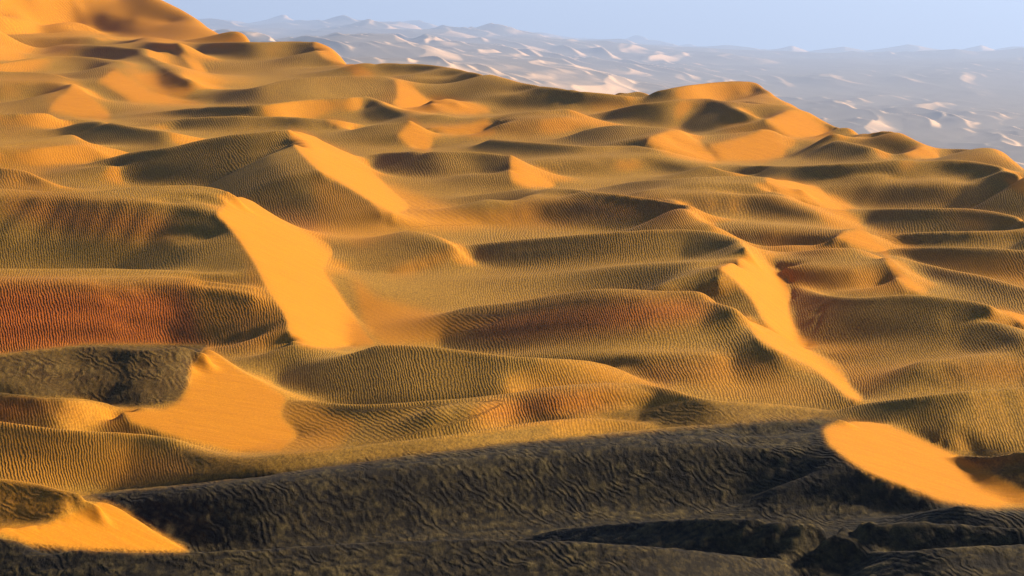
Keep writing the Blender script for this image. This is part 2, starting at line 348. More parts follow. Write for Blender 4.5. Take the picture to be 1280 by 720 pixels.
keep &= ~((cls == FACE) & m_strip[dj, di])
keep &= ~(np.isin(cls, [FACE, STRIP]) & m_near[dj, di])
keep &= ~((cls == FOOT) & m_all[dj, di])
keep &= ~(np.isin(cls, [FACE, STRIP]) & (dj > d0 + 4) & (between > 0))
DATA = DATA[keep]
# past the last crests the field falls to the low desert
OE = np.concatenate(outer_edge)
cols = np.arange(U0, U1, 3.0)
ye = np.full(len(cols), np.nan); de = np.full(len(cols), np.nan)
ii = ((OE[:, 0] - U0) / 3.0).astype(int)
for a_, b_, c_ in zip(ii, OE[:, 1], OE[:, 2]):
    if 0 <= a_ < len(cols) and not (ye[a_] >= b_): ye[a_] = b_; de[a_] = c_
ok = np.isfinite(ye)
ye = np.interp(cols, cols[ok], ye[ok]); de = np.interp(cols, cols[ok], de[ok])
for k in list(range(5, 60, 5)) + list(range(60, 1800, 12)):
    DATA = np.concatenate([DATA, np.stack([cols, np.log(ye + k), np.maximum(-330.0, de - np.where(k < 40, .26 * k, 10.4 + .42 * (k - 40))), np.full(len(cols), .05)] + [np.zeros(len(cols))] * 3, 1)])

def lap(z, k):
    r = np.zeros_like(z)
    d = z[:, 1:] - z[:, :-1]; r[:, :-1] += d; r[:, 1:] -= d
    d = (z[1:] - z[:-1]) * k; r[:-1] += d; r[1:] -= d
    return r

def solve_field():
    z = None
    for lev in (16, 8, 4, 2, 1):
        nu, nt_ = NU // lev, NT // lev
        iu = np.floor((DATA[:, 0] - U0) / (U1 - U0) * nu).astype(int)
        it = np.floor((DATA[:, 1] - T0) / (T1 - T0) * nt_).astype(int)
        ok = (iu >= 0) & (iu < nu) & (it >= 0) & (it < nt_)
        idx = it[ok] * nu + iu[ok]
        wsum = np.bincount(idx, DATA[ok, 3], nu * nt_).reshape(nt_, nu)
        dsum = np.bincount(idx, DATA[ok, 3] * DATA[ok, 2], nu * nt_).reshape(nt_, nu)
        mean = dsum / np.maximum(wsum, 1e-9)
        wd = np.minimum(wsum, 3.0) * (lev ** 2 * .5 + .5) ** 0
        cw = np.ones((nt_, nu))
        for c in creases:
            cu = np.floor((c[:, 0] - U0) / (U1 - U0) * nu).astype(int); ct = np.floor((c[:, 1] - T0) / (T1 - T0) * nt_).astype(int)
            o = (cu >= 0) & (cu < nu) & (ct >= 0) & (ct < nt_)
            cw[ct[o], cu[o]] = 0.05
        du = (U1 - U0) / nu / F; dt = (T1 - T0) / nt_
        k = (du / dt) ** 2
        tau = 0.004 * lev ** 2
        pri = 2e-5 * lev ** 4
        bend = 1.0
        def A(x):
            l = lap(x, k)
            return bend * lap(cw * l, k) - tau * l + (wd + pri) * x
        b = wd * mean + pri * (-2.0)
        if z is None: z = np.zeros((nt_, nu))
        else:
            z = np.repeat(np.repeat(z, 2, 0), 2, 1)[:nt_, :nu]
        r = b - A(z)
        M = 1.0 / (wd + pri + 4 * tau + 14.0)
        s = M * r; p = s.copy(); rs = (r * s).sum()
        for i in range({16: 300, 8: 250, 4: 200, 2: 160, 1: 130}[lev]):
            Ap = A(p)
            al = rs / (p * Ap).sum()
            z += al * p; r -= al * Ap
            s = M * r; rn = (r * s).sum()
            p = s + rn / rs * p; rs = rn
    return z

Zc = solve_field()

def blur(a, n=1):
    for _ in range(n):
        b = np.pad(a, ((1, 1), (0, 0)), 'edge'); a = (b[:-2] + 2 * b[1:-1] + b[2:]) / 4
        b = np.pad(a, ((0, 0), (1, 1)), 'edge'); a = (b[:, :-2] + 2 * b[:, 1:-1] + b[:, 2:]) / 4
    return a

def upsample(a):
    # cell-centred bilinear x2, then one binomial pass
    p = np.pad(a, 1, 'edge')
    r = np.empty((p.shape[0] * 2, p.shape[1]))
    r[0::2] = p * .75 + np.roll(p, 1, 0) * .25; r[1::2] = p * .75 + np.roll(p, -1, 0) * .25
    q = np.empty((r.shape[0], p.shape[1] * 2))
    q[:, 0::2] = r * .75 + np.roll(r, 1, 1) * .25; q[:, 1::2] = r * .75 + np.roll(r, -1, 1) * .25
    return blur(q[2:-2, 2:-2], 1)

def fill_pits(z):
    nt_, nu = z.shape
    u = U0 + (np.arange(nu) + .5) / nu * (U1 - U0); t = T0 + (np.arange(nt_) + .5) / nt_ * (T1 - T0)
    y = np.exp(t)[:, None] * np.ones(nu); x = (u - UC)[None] / F * y
    a = z + S * y; base = a.copy()
    for d in list(range(2, 50, 2)):
        xs, ys = x + d * math.sin(SUN_AZ), y + d * math.cos(SUN_AZ)
        fu = np.clip((xs / ys * F + UC - U0) / (U1 - U0) * nu - .5, 0, nu - 1.01); ft = np.clip((np.log(ys) - T0) / (T1 - T0) * nt_ - .5, 0, nt_ - 1.01)
        iu, it = fu.astype(int), ft.astype(int); fu -= iu; ft -= it
        v = (base[it, iu] * (1 - fu) + base[it, iu + 1] * fu) * (1 - ft) + (base[it + 1, iu] * (1 - fu) + base[it + 1, iu + 1] * fu) * ft
        a = np.maximum(a, v - d * math.tan(SUN_EL) * (.86 + .003 * d))
    return a - S * y
def blur(a, n=1):
    for _ in range(n):
        b = np.pad(a, ((1, 1), (0, 0)), 'edge'); a = (b[:-2] + 2 * b[1:-1] + b[2:]) / 4
        b = np.pad(a, ((0, 0), (1, 1)), 'edge'); a = (b[:, :-2] + 2 * b[:, 1:-1] + b[:, 2:]) / 4
    return a
Zf = fill_pits(Zc)
Zc = Zc + blur(Zf - Zc, 3)
DH = upsample(Zc)                                   # 1280 x 1056
R_, K_ = DH.shape
uu = U0 + (np.arange(K_) + .5) / K_ * (U1 - U0)
tt = T0 + (np.arange(R_) + .5) / R_ * (T1 - T0)
YY = np.exp(tt)[:, None] * np.ones(K_)[None]
XX = (uu - UC)[None] / F * YY

# ------------------------------------------------------------------ value noise for sand relief
def hash2(ix, iy, seed):
    h = (ix.astype(np.int64) * 374761393 + iy.astype(np.int64) * 668265263 + seed * 974634777) & 0x7fffffff
    h = ((h ^ (h >> 13)) * 1274126177) & 0x7fffffff
    return ((h ^ (h >> 16)) & 0xffff) / 65535.0
def vnoise(x, y, seed=0):
    ix, iy = np.floor(x), np.floor(y); fx, fy = x - ix, y - iy
    fx = fx * fx * (3 - 2 * fx); fy = fy * fy * (3 - 2 * fy)
    a, b = hash2(ix, iy, seed), hash2(ix + 1, iy, seed); c, d = hash2(ix, iy + 1, seed), hash2(ix + 1, iy + 1, seed)
    return (a + (b - a) * fx) * (1 - fy) + (c + (d - c) * fx) * fy

ZZ = HC - H + S * YY + DH
VV = VH + F * (HC - ZZ) / YY
m_ = np.minimum.accumulate(VV, 0)
VIS = VV <= m_ + 0.25

# ------------------------------------------------------------------ sand kinds, some toned for light and shade, traced as patches
RU, RV = np.meshgrid(np.arange(-150, 1430, 2.0), np.arange(-110, 760, 2.0))
def raster(polys, feather):
    a = np.zeros(RU.shape)
    for p in polys:
        val = 1.0
        if isinstance(p, tuple): p, val = p
        a = np.where(in_poly(RU, RV, p), np.maximum(a, val), a)
    return blur(a, feather)
def sample(a):
    x = np.clip((uu[None] * np.ones_like(VV) + 150) / 2, 0, a.shape[1] - 2); y = np.clip((VV + 110) / 2, 0, a.shape[0] - 2)
    ix, iy = x.astype(int), y.astype(int); fx, fy = x - ix, y - iy
    r = (a[iy, ix] * (1 - fx) + a[iy, ix + 1] * fx) * (1 - fy) + (a[iy + 1, ix] * (1 - fx) + a[iy + 1, ix + 1] * fx) * fy
    last = np.maximum.accumulate(np.where(VIS, np.arange(R_)[:, None], 0), 0)     # the far side of a crest keeps the crest's sand
    return np.take_along_axis(r, last, 0)

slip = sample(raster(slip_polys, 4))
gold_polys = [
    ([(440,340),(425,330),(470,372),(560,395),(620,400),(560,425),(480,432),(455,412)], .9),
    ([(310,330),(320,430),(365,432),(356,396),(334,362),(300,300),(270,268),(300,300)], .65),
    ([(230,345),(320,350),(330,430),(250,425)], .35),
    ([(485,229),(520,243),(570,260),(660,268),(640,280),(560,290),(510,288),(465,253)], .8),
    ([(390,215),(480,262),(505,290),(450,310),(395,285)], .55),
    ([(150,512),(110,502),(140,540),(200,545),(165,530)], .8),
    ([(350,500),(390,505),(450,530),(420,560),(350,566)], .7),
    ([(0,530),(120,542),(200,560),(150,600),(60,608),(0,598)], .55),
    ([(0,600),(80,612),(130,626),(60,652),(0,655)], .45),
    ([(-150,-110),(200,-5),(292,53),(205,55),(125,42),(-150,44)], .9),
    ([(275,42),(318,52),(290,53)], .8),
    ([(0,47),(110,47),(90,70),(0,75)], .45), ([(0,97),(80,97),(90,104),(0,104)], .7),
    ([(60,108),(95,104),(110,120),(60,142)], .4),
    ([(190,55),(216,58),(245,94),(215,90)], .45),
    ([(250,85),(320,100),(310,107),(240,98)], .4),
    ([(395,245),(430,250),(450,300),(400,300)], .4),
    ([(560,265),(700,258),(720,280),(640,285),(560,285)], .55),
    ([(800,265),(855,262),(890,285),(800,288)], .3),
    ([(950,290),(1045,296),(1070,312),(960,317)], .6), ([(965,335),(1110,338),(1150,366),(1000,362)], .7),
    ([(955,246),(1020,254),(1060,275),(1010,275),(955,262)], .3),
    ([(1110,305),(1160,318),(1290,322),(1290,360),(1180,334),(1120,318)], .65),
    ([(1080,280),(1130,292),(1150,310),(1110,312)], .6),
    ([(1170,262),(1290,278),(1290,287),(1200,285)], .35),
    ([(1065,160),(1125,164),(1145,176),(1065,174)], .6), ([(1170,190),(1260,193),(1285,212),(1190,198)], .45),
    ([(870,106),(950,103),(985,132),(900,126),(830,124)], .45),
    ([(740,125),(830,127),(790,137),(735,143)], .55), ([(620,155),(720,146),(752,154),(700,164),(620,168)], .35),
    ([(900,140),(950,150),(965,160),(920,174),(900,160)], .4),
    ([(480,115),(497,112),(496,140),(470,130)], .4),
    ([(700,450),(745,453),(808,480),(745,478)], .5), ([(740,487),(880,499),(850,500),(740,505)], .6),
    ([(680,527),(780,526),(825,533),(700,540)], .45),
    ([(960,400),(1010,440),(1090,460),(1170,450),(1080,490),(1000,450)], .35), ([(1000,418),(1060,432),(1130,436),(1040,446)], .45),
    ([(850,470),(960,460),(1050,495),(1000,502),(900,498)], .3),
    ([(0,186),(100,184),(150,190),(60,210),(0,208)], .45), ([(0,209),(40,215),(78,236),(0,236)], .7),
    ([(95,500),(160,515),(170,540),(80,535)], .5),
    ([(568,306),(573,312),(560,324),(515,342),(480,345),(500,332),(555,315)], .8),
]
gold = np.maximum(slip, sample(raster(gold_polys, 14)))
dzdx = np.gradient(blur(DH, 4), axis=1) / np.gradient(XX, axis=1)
sunward = np.clip((-dzdx - .055) / .20, 0, 1); sunward = sunward * sunward * (3 - 2 * sunward)
SUN_GLOW = sunward
red_polys = [
    ([(-150,357),(60,355),(170,360),(240,360),(260,440),(-150,445)], 1.0), ([(240,360),(330,380),(340,440),(260,440)], .35),
    ([(0,247),(60,248),(160,262),(230,275),(200,300),(90,290),(40,275),(0,265)], .55),
    ([(320,258),(345,262),(400,275),(420,300),(390,300),(345,278)], .6),
    ([(580,405),(700,382),(780,375),(870,376),(905,384),(870,398),(780,412),(640,425),(560,420)], .85),
    ([(740,460),(860,448),(960,448),(980,465),(860,478)], .35), ([(800,470),(830,468),(850,486),(812,480)], .5),
    ([(600,512),(690,494),(750,490),(790,492),(740,512),(640,525),(590,525)], .9),
    ([(-150,495),(30,497),(70,505),(30,522),(-150,522)], .9), ([(60,500),(110,505),(110,520),(50,525)], .4),
    ([(740,254),(850,258),(860,268),(720,270)], .7), ([(640,258),(760,254),(740,275),(640,278)], .5),
    ([(20,195),(110,188),(120,198),(40,212)], .45), ([(0,150),(60,146),(90,156),(0,165)], .35),
    ([(860,250),(980,250),(1010,262),(860,262)], .35), ([(955,293),(1040,300),(1040,315),(960,316)], .3),
    ([(620,157),(720,150),(720,158),(620,165)], .4), ([(860,108),(950,108),(970,124),(840,122)], .3),
    ([(1200,265),(1250,268),(1240,280),(1190,276)], .4),
    ([(150,560),(330,572),(300,595),(120,612)], .35), ([(1180,455),(1290,452),(1290,475),(1180,470)], .3),
    ([(160,120),(175,130),(210,140),(200,148),(160,138)], .3), ([(1030,238),(1200,236),(1260,240),(1200,255),(1040,258)], .15),
]
red = .75 * sample(raster(red_polys, 60)) * (1 - slip)

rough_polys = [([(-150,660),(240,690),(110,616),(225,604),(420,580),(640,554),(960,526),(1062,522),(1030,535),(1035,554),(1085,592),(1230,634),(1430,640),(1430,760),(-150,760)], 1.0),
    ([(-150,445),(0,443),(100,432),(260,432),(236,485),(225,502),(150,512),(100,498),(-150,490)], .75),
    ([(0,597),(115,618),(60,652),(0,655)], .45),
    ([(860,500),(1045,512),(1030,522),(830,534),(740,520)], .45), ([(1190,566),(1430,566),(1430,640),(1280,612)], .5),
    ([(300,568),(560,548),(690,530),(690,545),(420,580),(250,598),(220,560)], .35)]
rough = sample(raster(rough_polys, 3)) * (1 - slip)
fan_polys = [([(395,338),(450,356),(520,388),(640,395),(600,410),(500,432),(470,432),(440,395)], 1.0),
    ([(470,240),(520,243),(640,266),(640,280),(510,285)], .8), ([(350,500),(450,515),(640,500),(600,520),(480,552),(350,566)], 1.0),
    ([(1080,285),(1130,296),(1180,308),(1120,306)], .8)]
fan = sample(raster(fan_polys, 4))

gold = np.maximum(gold, .80 * SUN_GLOW * np.clip(1 - 3 * rough, 0, 1) * np.interp(YY, [480, 650, 900], [.2, .5, 1.0]))  # right-facing slopes tinted gold, a painted glow of the sun
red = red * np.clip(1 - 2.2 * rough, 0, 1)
# relief of the coarse mega-ripples in the nearest dunes (real displacement)
def mega(x, y):
    # overlapping scale-like tufts: rounded backs parted by sharp creases
    wx = x + 1.6 * (vnoise(x / 5, y / 6, 3) - .5); wy = y - .35 * x + 2.0 * (vnoise(x / 6, y / 5, 4) - .5)
    a = np.abs(2 * vnoise(wx / 2.5, wy / 1.7, 5) - 1); b = np.abs(2 * vnoise(wx / 1.3 + 9, wy / .95, 6) - 1); c = vnoise(x / .5, y / .6, 7)
    big = vnoise(x / 9, y / 7, 13)
    return (a * .75 + b * .30) * (.55 + .8 * big) + c * .08
TUFT = mega(XX, YY + 1.5 * ZZ)
ZZ = ZZ + rough * 0.26 * (TUFT - .5)
ZZ = ZZ + 0.10 * (vnoise(XX / 23, YY / 40, 11) - .5) + .35 * (vnoise(XX / 60, YY / 90, 12) - .5)

# ripple phases, fanning gently with the wind
nz = (vnoise(XX / 26, YY / 60, 21) - .5) * 7 + (vnoise(XX / 9, YY / 26, 22) - .5) * 2.4 + (vnoise(XX / 4, YY / 9, 23) - .5) * .6
lam = np.interp(np.log(YY), np.log([500, 750, 1500]), [3.7, 3.2, 2.7])
PH1 = (uu[None] - UC - 0.10 * VV) / lam + nz + 0.48 * DH
PH2 = (VV * .9 - uu[None] * .52) / 4.6 + nz * .35
PHASE = PH1 * (fan < .5) + PH2 * (fan >= .5)
ys = YY + 1.5 * ZZ
PH3 = XX / 1.9 + ys * .24 + (vnoise(XX / 17, ys / 25, 71) - .5) * 5 + (vnoise(XX / 4.2, ys / 5, 72) - .5) * 1.5 + (vnoise(XX / 1.7, ys / 2.4, 73) - .5) * .7
PHASE = np.where(rough > .3, PH3, PHASE)
RAMP = (.15 + 1.15 * vnoise(XX / 30, YY / 55, 61) * vnoise(XX / 11, YY / 30, 62) ** .5) * (1 + .9 * red) * np.clip(1 - 1.15 * slip, 0, 1) * (1 - np.clip(rough * 3.3, 0, 1)) + np.clip(rough * 3.3 - 1, 0, 1) * np.clip(vnoise(XX / 3.5, ys / 4.5, 74) * 2.4 - .35, 0, 1.5)

# ------------------------------------------------------------------ materials
def mat(name):
    m = bpy.data.materials.new(name); m.use_nodes = True
    n = m.node_tree; b = n.nodes['Principled BSDF']
    b.inputs['Roughness'].default_value = 0.95; b.inputs['Specular IOR Level'].default_value = 0.08
    return m, n, b
def attr(n, name):
    a = n.nodes.new('ShaderNodeAttribute'); a.attribute_name = name; return a.outputs['Fac']
def mth(n, op, a, b=None, c=None):
    k = n.nodes.new('ShaderNodeMath'); k.operation = op
    for i, v in enumerate((a, b, c)):
        if v is None: continue
        if isinstance(v, (int, float)): k.inputs[i].default_value = v
        else: n.links.new(v, k.inputs[i])
    return k.outputs[0]
def mixc(n, f, a, b, mode='MIX'):
    k = n.nodes.new('ShaderNodeMix'); k.data_type = 'RGBA'; k.blend_type = mode
    for sck, v in ((k.inputs[0], f), (k.inputs[6], a), (k.inputs[7], b)):
        if isinstance(v, (int, float)): sck.default_value = v
        elif isinstance(v, tuple): sck.default_value = v + (1,)
        else: n.links.new(v, sck)
    return k.outputs[2]
def noise(n, scale, detail=3, vec=None, rough=.6):
    k = n.nodes.new('ShaderNodeTexNoise'); k.inputs['Scale'].default_value = scale; k.inputs['Detail'].default_value = detail
    k.inputs['Roughness'].default_value = rough
    if vec: n.links.new(vec, k.inputs['Vector'])
    return k.outputs['Fac']

sand, n, bsdf = mat('sand')
geo = n.nodes.new('ShaderNodeNewGeometry')
mp = n.nodes.new('ShaderNodeMapping'); mp.inputs['Scale'].default_value = (1, .35, 1); n.links.new(geo.outputs['Position'], mp.inputs[0])
pos = mp.outputs[0]
big = noise(n, .035, 4, pos); mid = noise(n, .5, 4, pos); grain = noise(n, 2.6, 4, pos, .8)
A_gold, A_red, A_rough, A_amp, A_ph = attr(n, 'gold'), attr(n, 'red'), attr(n, 'rough'), attr(n, 'ripple_amp'), attr(n, 'ripple_phase')
coarse = mixc(n, big, (.280, .130, .007), (.375, .200, .026))
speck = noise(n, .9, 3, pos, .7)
dark = mixc(n, mth(n, 'MULTIPLY_ADD', attr(n, 'tuft'), .9, mth(n, 'MULTIPLY_ADD', speck, 1.6, -.95)), (.012, .0078, .003), (.105, .073, .022))  # dark coarse sand, deepened to paint shade in hollows and between tufts
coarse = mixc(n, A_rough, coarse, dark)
redc = mixc(n, mid, (.38, .048, .001), (.52, .110, .003))
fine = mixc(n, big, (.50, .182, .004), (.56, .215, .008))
col = mixc(n, A_red, coarse, redc)
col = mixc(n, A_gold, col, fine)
wob = mth(n, 'MULTIPLY', mth(n, 'SUBTRACT', mid, .5), 2.2)
ph = mth(n, 'MULTIPLY', mth(n, 'ADD', A_ph, wob), 6.2832)
sn = mth(n, 'SINE', ph)
h1 = mth(n, 'MULTIPLY', mth(n, 'MULTIPLY_ADD', sn, .5, .5), A_amp)
# ripple shading put into the colour: crests left bright, the troughs darkened
trough_shade = mth(n, 'MULTIPLY', mth(n, 'MULTIPLY_ADD', sn, -.5, .5), mth(n, 'MULTIPLY', A_amp, .50))
col = mixc(n, trough_shade, col, mixc(n, 1.0, col, (.42, .36, .30), 'MULTIPLY'))
# thin sand slides down the smooth faces
mp2 = n.nodes.new('ShaderNodeMapping'); mp2.inputs['Scale'].default_value = (.10, .55, .10); mp2.inputs['Rotation'].default_value = (0, 0, .35); n.links.new(geo.outputs['Position'], mp2.inputs[0])
slide = noise(n, 1.0, 4, mp2.outputs[0], .65)
A_slip = attr(n, 'slip')
col = mixc(n, mth(n, 'MULTIPLY', mth(n, 'MULTIPLY_ADD', slide, 2.2, -.75), mth(n, 'MULTIPLY', A_slip, .5)), col, (.40, .125, .006))
spk = mth(n, 'MULTIPLY_ADD', mth(n, 'SUBTRACT', grain, .5), 3.2, 1.0)
gr = mth(n, 'MULTIPLY_ADD', mth(n, 'SUBTRACT', 1.0, A_gold), .8, .2)
spk2 = mth(n, 'MULTIPLY_ADD', mth(n, 'SUBTRACT', spk, 1.0), gr, 1.0)
cmb = n.nodes.new('ShaderNodeCombineColor'); 
for i in range(3): n.links.new(spk2, cmb.inputs[i])
col = mixc(n, 1.0, col, cmb.outputs[0], 'MULTIPLY')
n.links.new(col, bsdf.inputs['Base Color'])
b1 = n.nodes.new('ShaderNodeBump'); b1.inputs['Distance'].default_value = .07; b1.inputs['Strength'].default_value = 1.0
n.links.new(h1, b1.inputs['Height'])
b2 = n.nodes.new('ShaderNodeBump'); b2.inputs['Distance'].default_value = .5; b2.inputs['Strength'].default_value = .6
n.links.new(mth(n, 'MULTIPLY', noise(n, 1.6, 4, pos), mth(n, 'MULTIPLY_ADD', A_rough, .35, .06)), b2.inputs['Height'])
b3 = n.nodes.new('ShaderNodeBump'); b3.inputs['Distance'].default_value = .35; b3.inputs['Strength'].default_value = .5
n.links.new(mth(n, 'MULTIPLY', slide, A_slip), b3.inputs['Height'])
n.links.new(b1.outputs[0], b3.inputs['Normal']); n.links.new(b3.outputs[0], b2.inputs['Normal'])
n.links.new(b2.outputs[0], bsdf.inputs['Normal'])

far_sand, n, bsdf = mat('far_sand')
geo = n.nodes.new('ShaderNodeNewGeometry')
A_gold = attr(n, 'gold')
col = mixc(n, A_gold, (.20, .155, .105), (.66, .41, .22))  # plain tone, and a brighter one painted in for sunlit slopes
n.links.new(col, bsdf.inputs['Base Color'])

# ------------------------------------------------------------------ mesh building from the grid
P = np.stack([XX, YY, ZZ], -1)
du = np.gradient(P, axis=1); dv = np.gradient(P, axis=0)
NRM = np.cross(du, dv); NRM /= np.linalg.norm(NRM, axis=-1, keepdims=True)

def grid_object(name, rows_cols_mask, material, parent=None, Pg=P, Ng=NRM, attrs=None):
    q = np.nonzero(rows_cols_mask)
    r, c = q
    W = Pg.shape[1]
    quads = np.stack([r * W + c, r * W + c + 1, (r + 1) * W + c + 1, (r + 1) * W + c], 1)
    ids, inv = np.unique(quads.ravel(), return_inverse=True)
    me = bpy.data.meshes.new(name)
    me.vertices.add(len(ids)); me.loops.add(quads.size); me.polygons.add(len(quads))
    me.vertices.foreach_set('co', Pg.reshape(-1, 3)[ids].astype(np.float32).ravel())
    me.loops.foreach_set('vertex_index', inv.astype(np.int32).ravel())
    me.polygons.foreach_set('loop_start', np.arange(0, quads.size, 4, dtype=np.int32))
    me.polygons.foreach_set('use_smooth', np.ones(len(quads), bool))
    me.update(calc_edges=True)
    for k, a in (attrs or {}).items():
        at = me.attributes.new(k, 'FLOAT', 'POINT'); at.data.foreach_set('value', a.ravel()[ids].astype(np.float32))
    me.normals_split_custom_set_from_vertices(Ng.reshape(-1, 3)[ids].tolist())
    me.materials.append(material)
    o = bpy.data.objects.new(name, me); C.collection.objects.link(o)
    if parent: o.parent = parent
    return o

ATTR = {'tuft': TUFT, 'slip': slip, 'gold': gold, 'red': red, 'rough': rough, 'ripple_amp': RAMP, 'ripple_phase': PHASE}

# which dune a patch of ground belongs to
rc = (np.arange(R_ - 1)[:, None], np.arange(K_ - 1)[None])
fx = .25 * (XX[:-1, :-1] + XX[1:, :-1] + XX[:-1, 1:] + XX[1:, 1:]); fy = .5 * (YY[:-1, :-1] + YY[1:, :-1])
best = np.full(fx.shape, 1e9, np.float32); lab = np.zeros(fx.shape, int)
fxs, fys = fx.astype(np.float32), fy.astype(np.float32)
names = []
for lbl, pts in dunes:
    if lbl not in names: names.append(lbl)
    k = names.index(lbl)
    for x, y in pts[::5].astype(np.float32):
        dy = fys - y
        dy = np.where(dy < 0, dy * np.float32(.38), dy * np.float32(2.0))
        d = (fxs - x) ** 2 + dy * dy
        b = d < best
        best[b] = d[b]; lab[b] = k

LABELS = {
 'near_mound': 'low rounded dune along the bottom edge, nearest of all, with coarse dark ripples',
 'near_right': 'pale grey rippled dune filling the bottom right corner',
 'low_ridge': 'low dark ridge with a ribbed crest, just behind the two nearest dunes on the right',
 'toe_ridge': 'small dark ridge crossing the foot of the oval slip face at lower right',
 'left_mound': 'golden rounded mound in the bottom left corner with a smooth lower face',
 'dark_ridge': 'long black scaly ridge ending in a large smooth orange oval face at lower right',
 'ochre_ridge': 'low ochre and brown dune directly behind the long black ridge, running from the left edge',
 'flank_ridge': 'low rust red rippled hump near the middle, behind the long black ridge',
 'scaly_dune': 'dark scaly dune at lower left, its pointed top above a bright orange slope',
 'red_mound': 'small dune with red ripples at left edge, in front of dark scaly dune',
 'valley_dune': 'broad grey brown dune filling the valley right of the pointed bright orange slope',
 'great_dune': 'largest dune at left, two stepped faces, lower one rust red, long bright slip face',
 'tongue_dune': 'tall dark dune left of centre with knife edged bright crest and rounded tongue',
 'pale_cap_dune': 'small pale capped dune with orange ribbed side, at left edge above the ochre spur',
 'ochre_spur': 'small smooth ochre spur at the left edge above the largest dune',
 'right_front_dune': 'wide finely rippled dune at right, behind the large orange oval face',
 'dark_lobe': 'small dark dune at the right edge beside the large orange oval face',
 'broad_brown_dune': 'broad dull brown dune at right, half way up, with a plain rippled front',
 'red_band_dune': 'wide dune right of centre with dark red band, thin bright strip descending right',
 'spoon_crest_dune': 'long smooth grey dune right of centre, bright triangular face, behind the red banded dune',
 'amber_band_dune': 'rippled dune with an amber band below its rim, behind the long smooth grey dune',
 'smooth_nose_dune': 'rounded grey dune near the centre with one small bright triangle on its right end',
 'mid_nose_dune': 'short grey topped dune with an orange ribbed front, right of the bright triangular face',
 'twin_step_dune': 'dune right of centre with pale top, two brown bands, bright strip along right edge',
 'right_amber_dune': 'amber dune with a ribbed front at the right edge, above the grey apron of sand',
 'grey_apron': 'grey apron of rippled sand at the right edge, below the amber ribbed dune',
 'dark_strip_dune': 'thin dark dune strip at right edge, between amber ribbed dune and brown rimmed dune',
 'right_rim_dune': 'low dune at right with a brown ribbed front under a thin light rim',
 'long_right_dune': 'very long dark banded dune at upper right with a bright tip at the right edge',
 'edge_dune': 'farthest low brown dune at the right edge, against the blue plain',
 'gold_crest_dune': 'small brown capped dune on the upper right sand skyline, right of sunlit nose',
 'gold_apron_dune': 'small grey dune with an orange tip, in front of the small brown capped skyline dune',
 'round_back_dune': 'round backed grey brown dune directly behind the very long dark banded dune',
 'sunlit_nose_dune': 'dune with a broad sunlit nose sloping right to the blue plain, under the brown cap',
 'brown_cap_dune': 'brown capped dune standing highest on the upper right skyline of the sand',
 'central_spoon_dune': 'spoon shaped dune at upper right with a dark rounded back and curved orange hollow',
 'pale_nose_dune': 'pale dune with a bright orange nose, just left of the curved orange hollow',
 'striped_dune': 'flat dune with soft dark and light stripes, before the pale orange nosed dune',
 'small_red_dune': 'small dune with dark red ribbed front, left of the pale orange nosed dune',
 'amber_pocket_dune': 'short dune holding a deep amber pocket, upper middle, left of small red fronted dune',
 'small_gold_dune': 'tiny smooth golden dune at upper middle, behind the deep amber pocket',
 'back_ridge': 'long brown ridge along the sand skyline in the middle, against the pale hills',
 'veil_dune': 'dark backed dune at upper middle, bright orange triangle beside the deep amber pocket',
 'low_veil': 'long low dune with a tiny light tip, just behind the tall knife edged dune',
 'grey_ramp_dune': 'grey ramp shaped dune, bright orange right end, before the long brown skyline ridge',
 'long_crest_dune': 'long level dune on upper left skyline, bright orange slip face at right end',
 'knife_dune': 'short ribbed dune with a thin bright edge, at the foot of the high orange dune',
 'upper_step_dune': 'stepped orange ribbed dune at the left edge, first below the high orange dune',
 'shadowed_step_dune': 'dark topped dune with orange hollow on its right, below the short ribbed dune',
 'blue_grey_dune': 'blue grey topped dune at upper left with a wide bright orange slide on its right',
 'gold_lobe_dune': 'dune with a smooth golden lobe at upper left, before the blue grey topped dune',
 'brown_step_dune': 'low dark brown dune at the left edge, just below the smooth golden lobe',
 'olive_swell': 'smooth olive swell at upper left, between brown dune and tall knife edged dune',
 'high_dune': 'highest dune, smooth and orange, cut off by the top left corner of the picture',
 'knoll': 'tiny brown knoll on the skyline at the right foot of the high orange dune',
}

def components(g):
    """connected patches of equal value on the grid, found by runs"""
    R, K = g.shape
    par = []
    def find(i):
        while par[i] != i:
            par[i] = par[par[i]]; i = par[i]
        return i
    ids = np.zeros((R, K), np.int64)
    prev = []
    for r in range(R):
        e = np.concatenate([[0], np.nonzero(np.diff(g[r]))[0] + 1, [K]])
        cur = []
        j = 0
        for a, b in zip(e[:-1], e[1:]):
            i = len(par); par.append(i)
            while j < len(prev) and prev[j][1] <= a: j += 1
            q = j
            while q < len(prev) and prev[q][0] < b:
                if prev[q][3] == g[r, a]: par[find(i)] = find(prev[q][2])
                q += 1
            ids[r, a:b] = i
            cur.append((a, b, i, g[r, a]))
        prev = cur
    root = np.array([find(i) for i in range(len(par))])
    return root[ids]

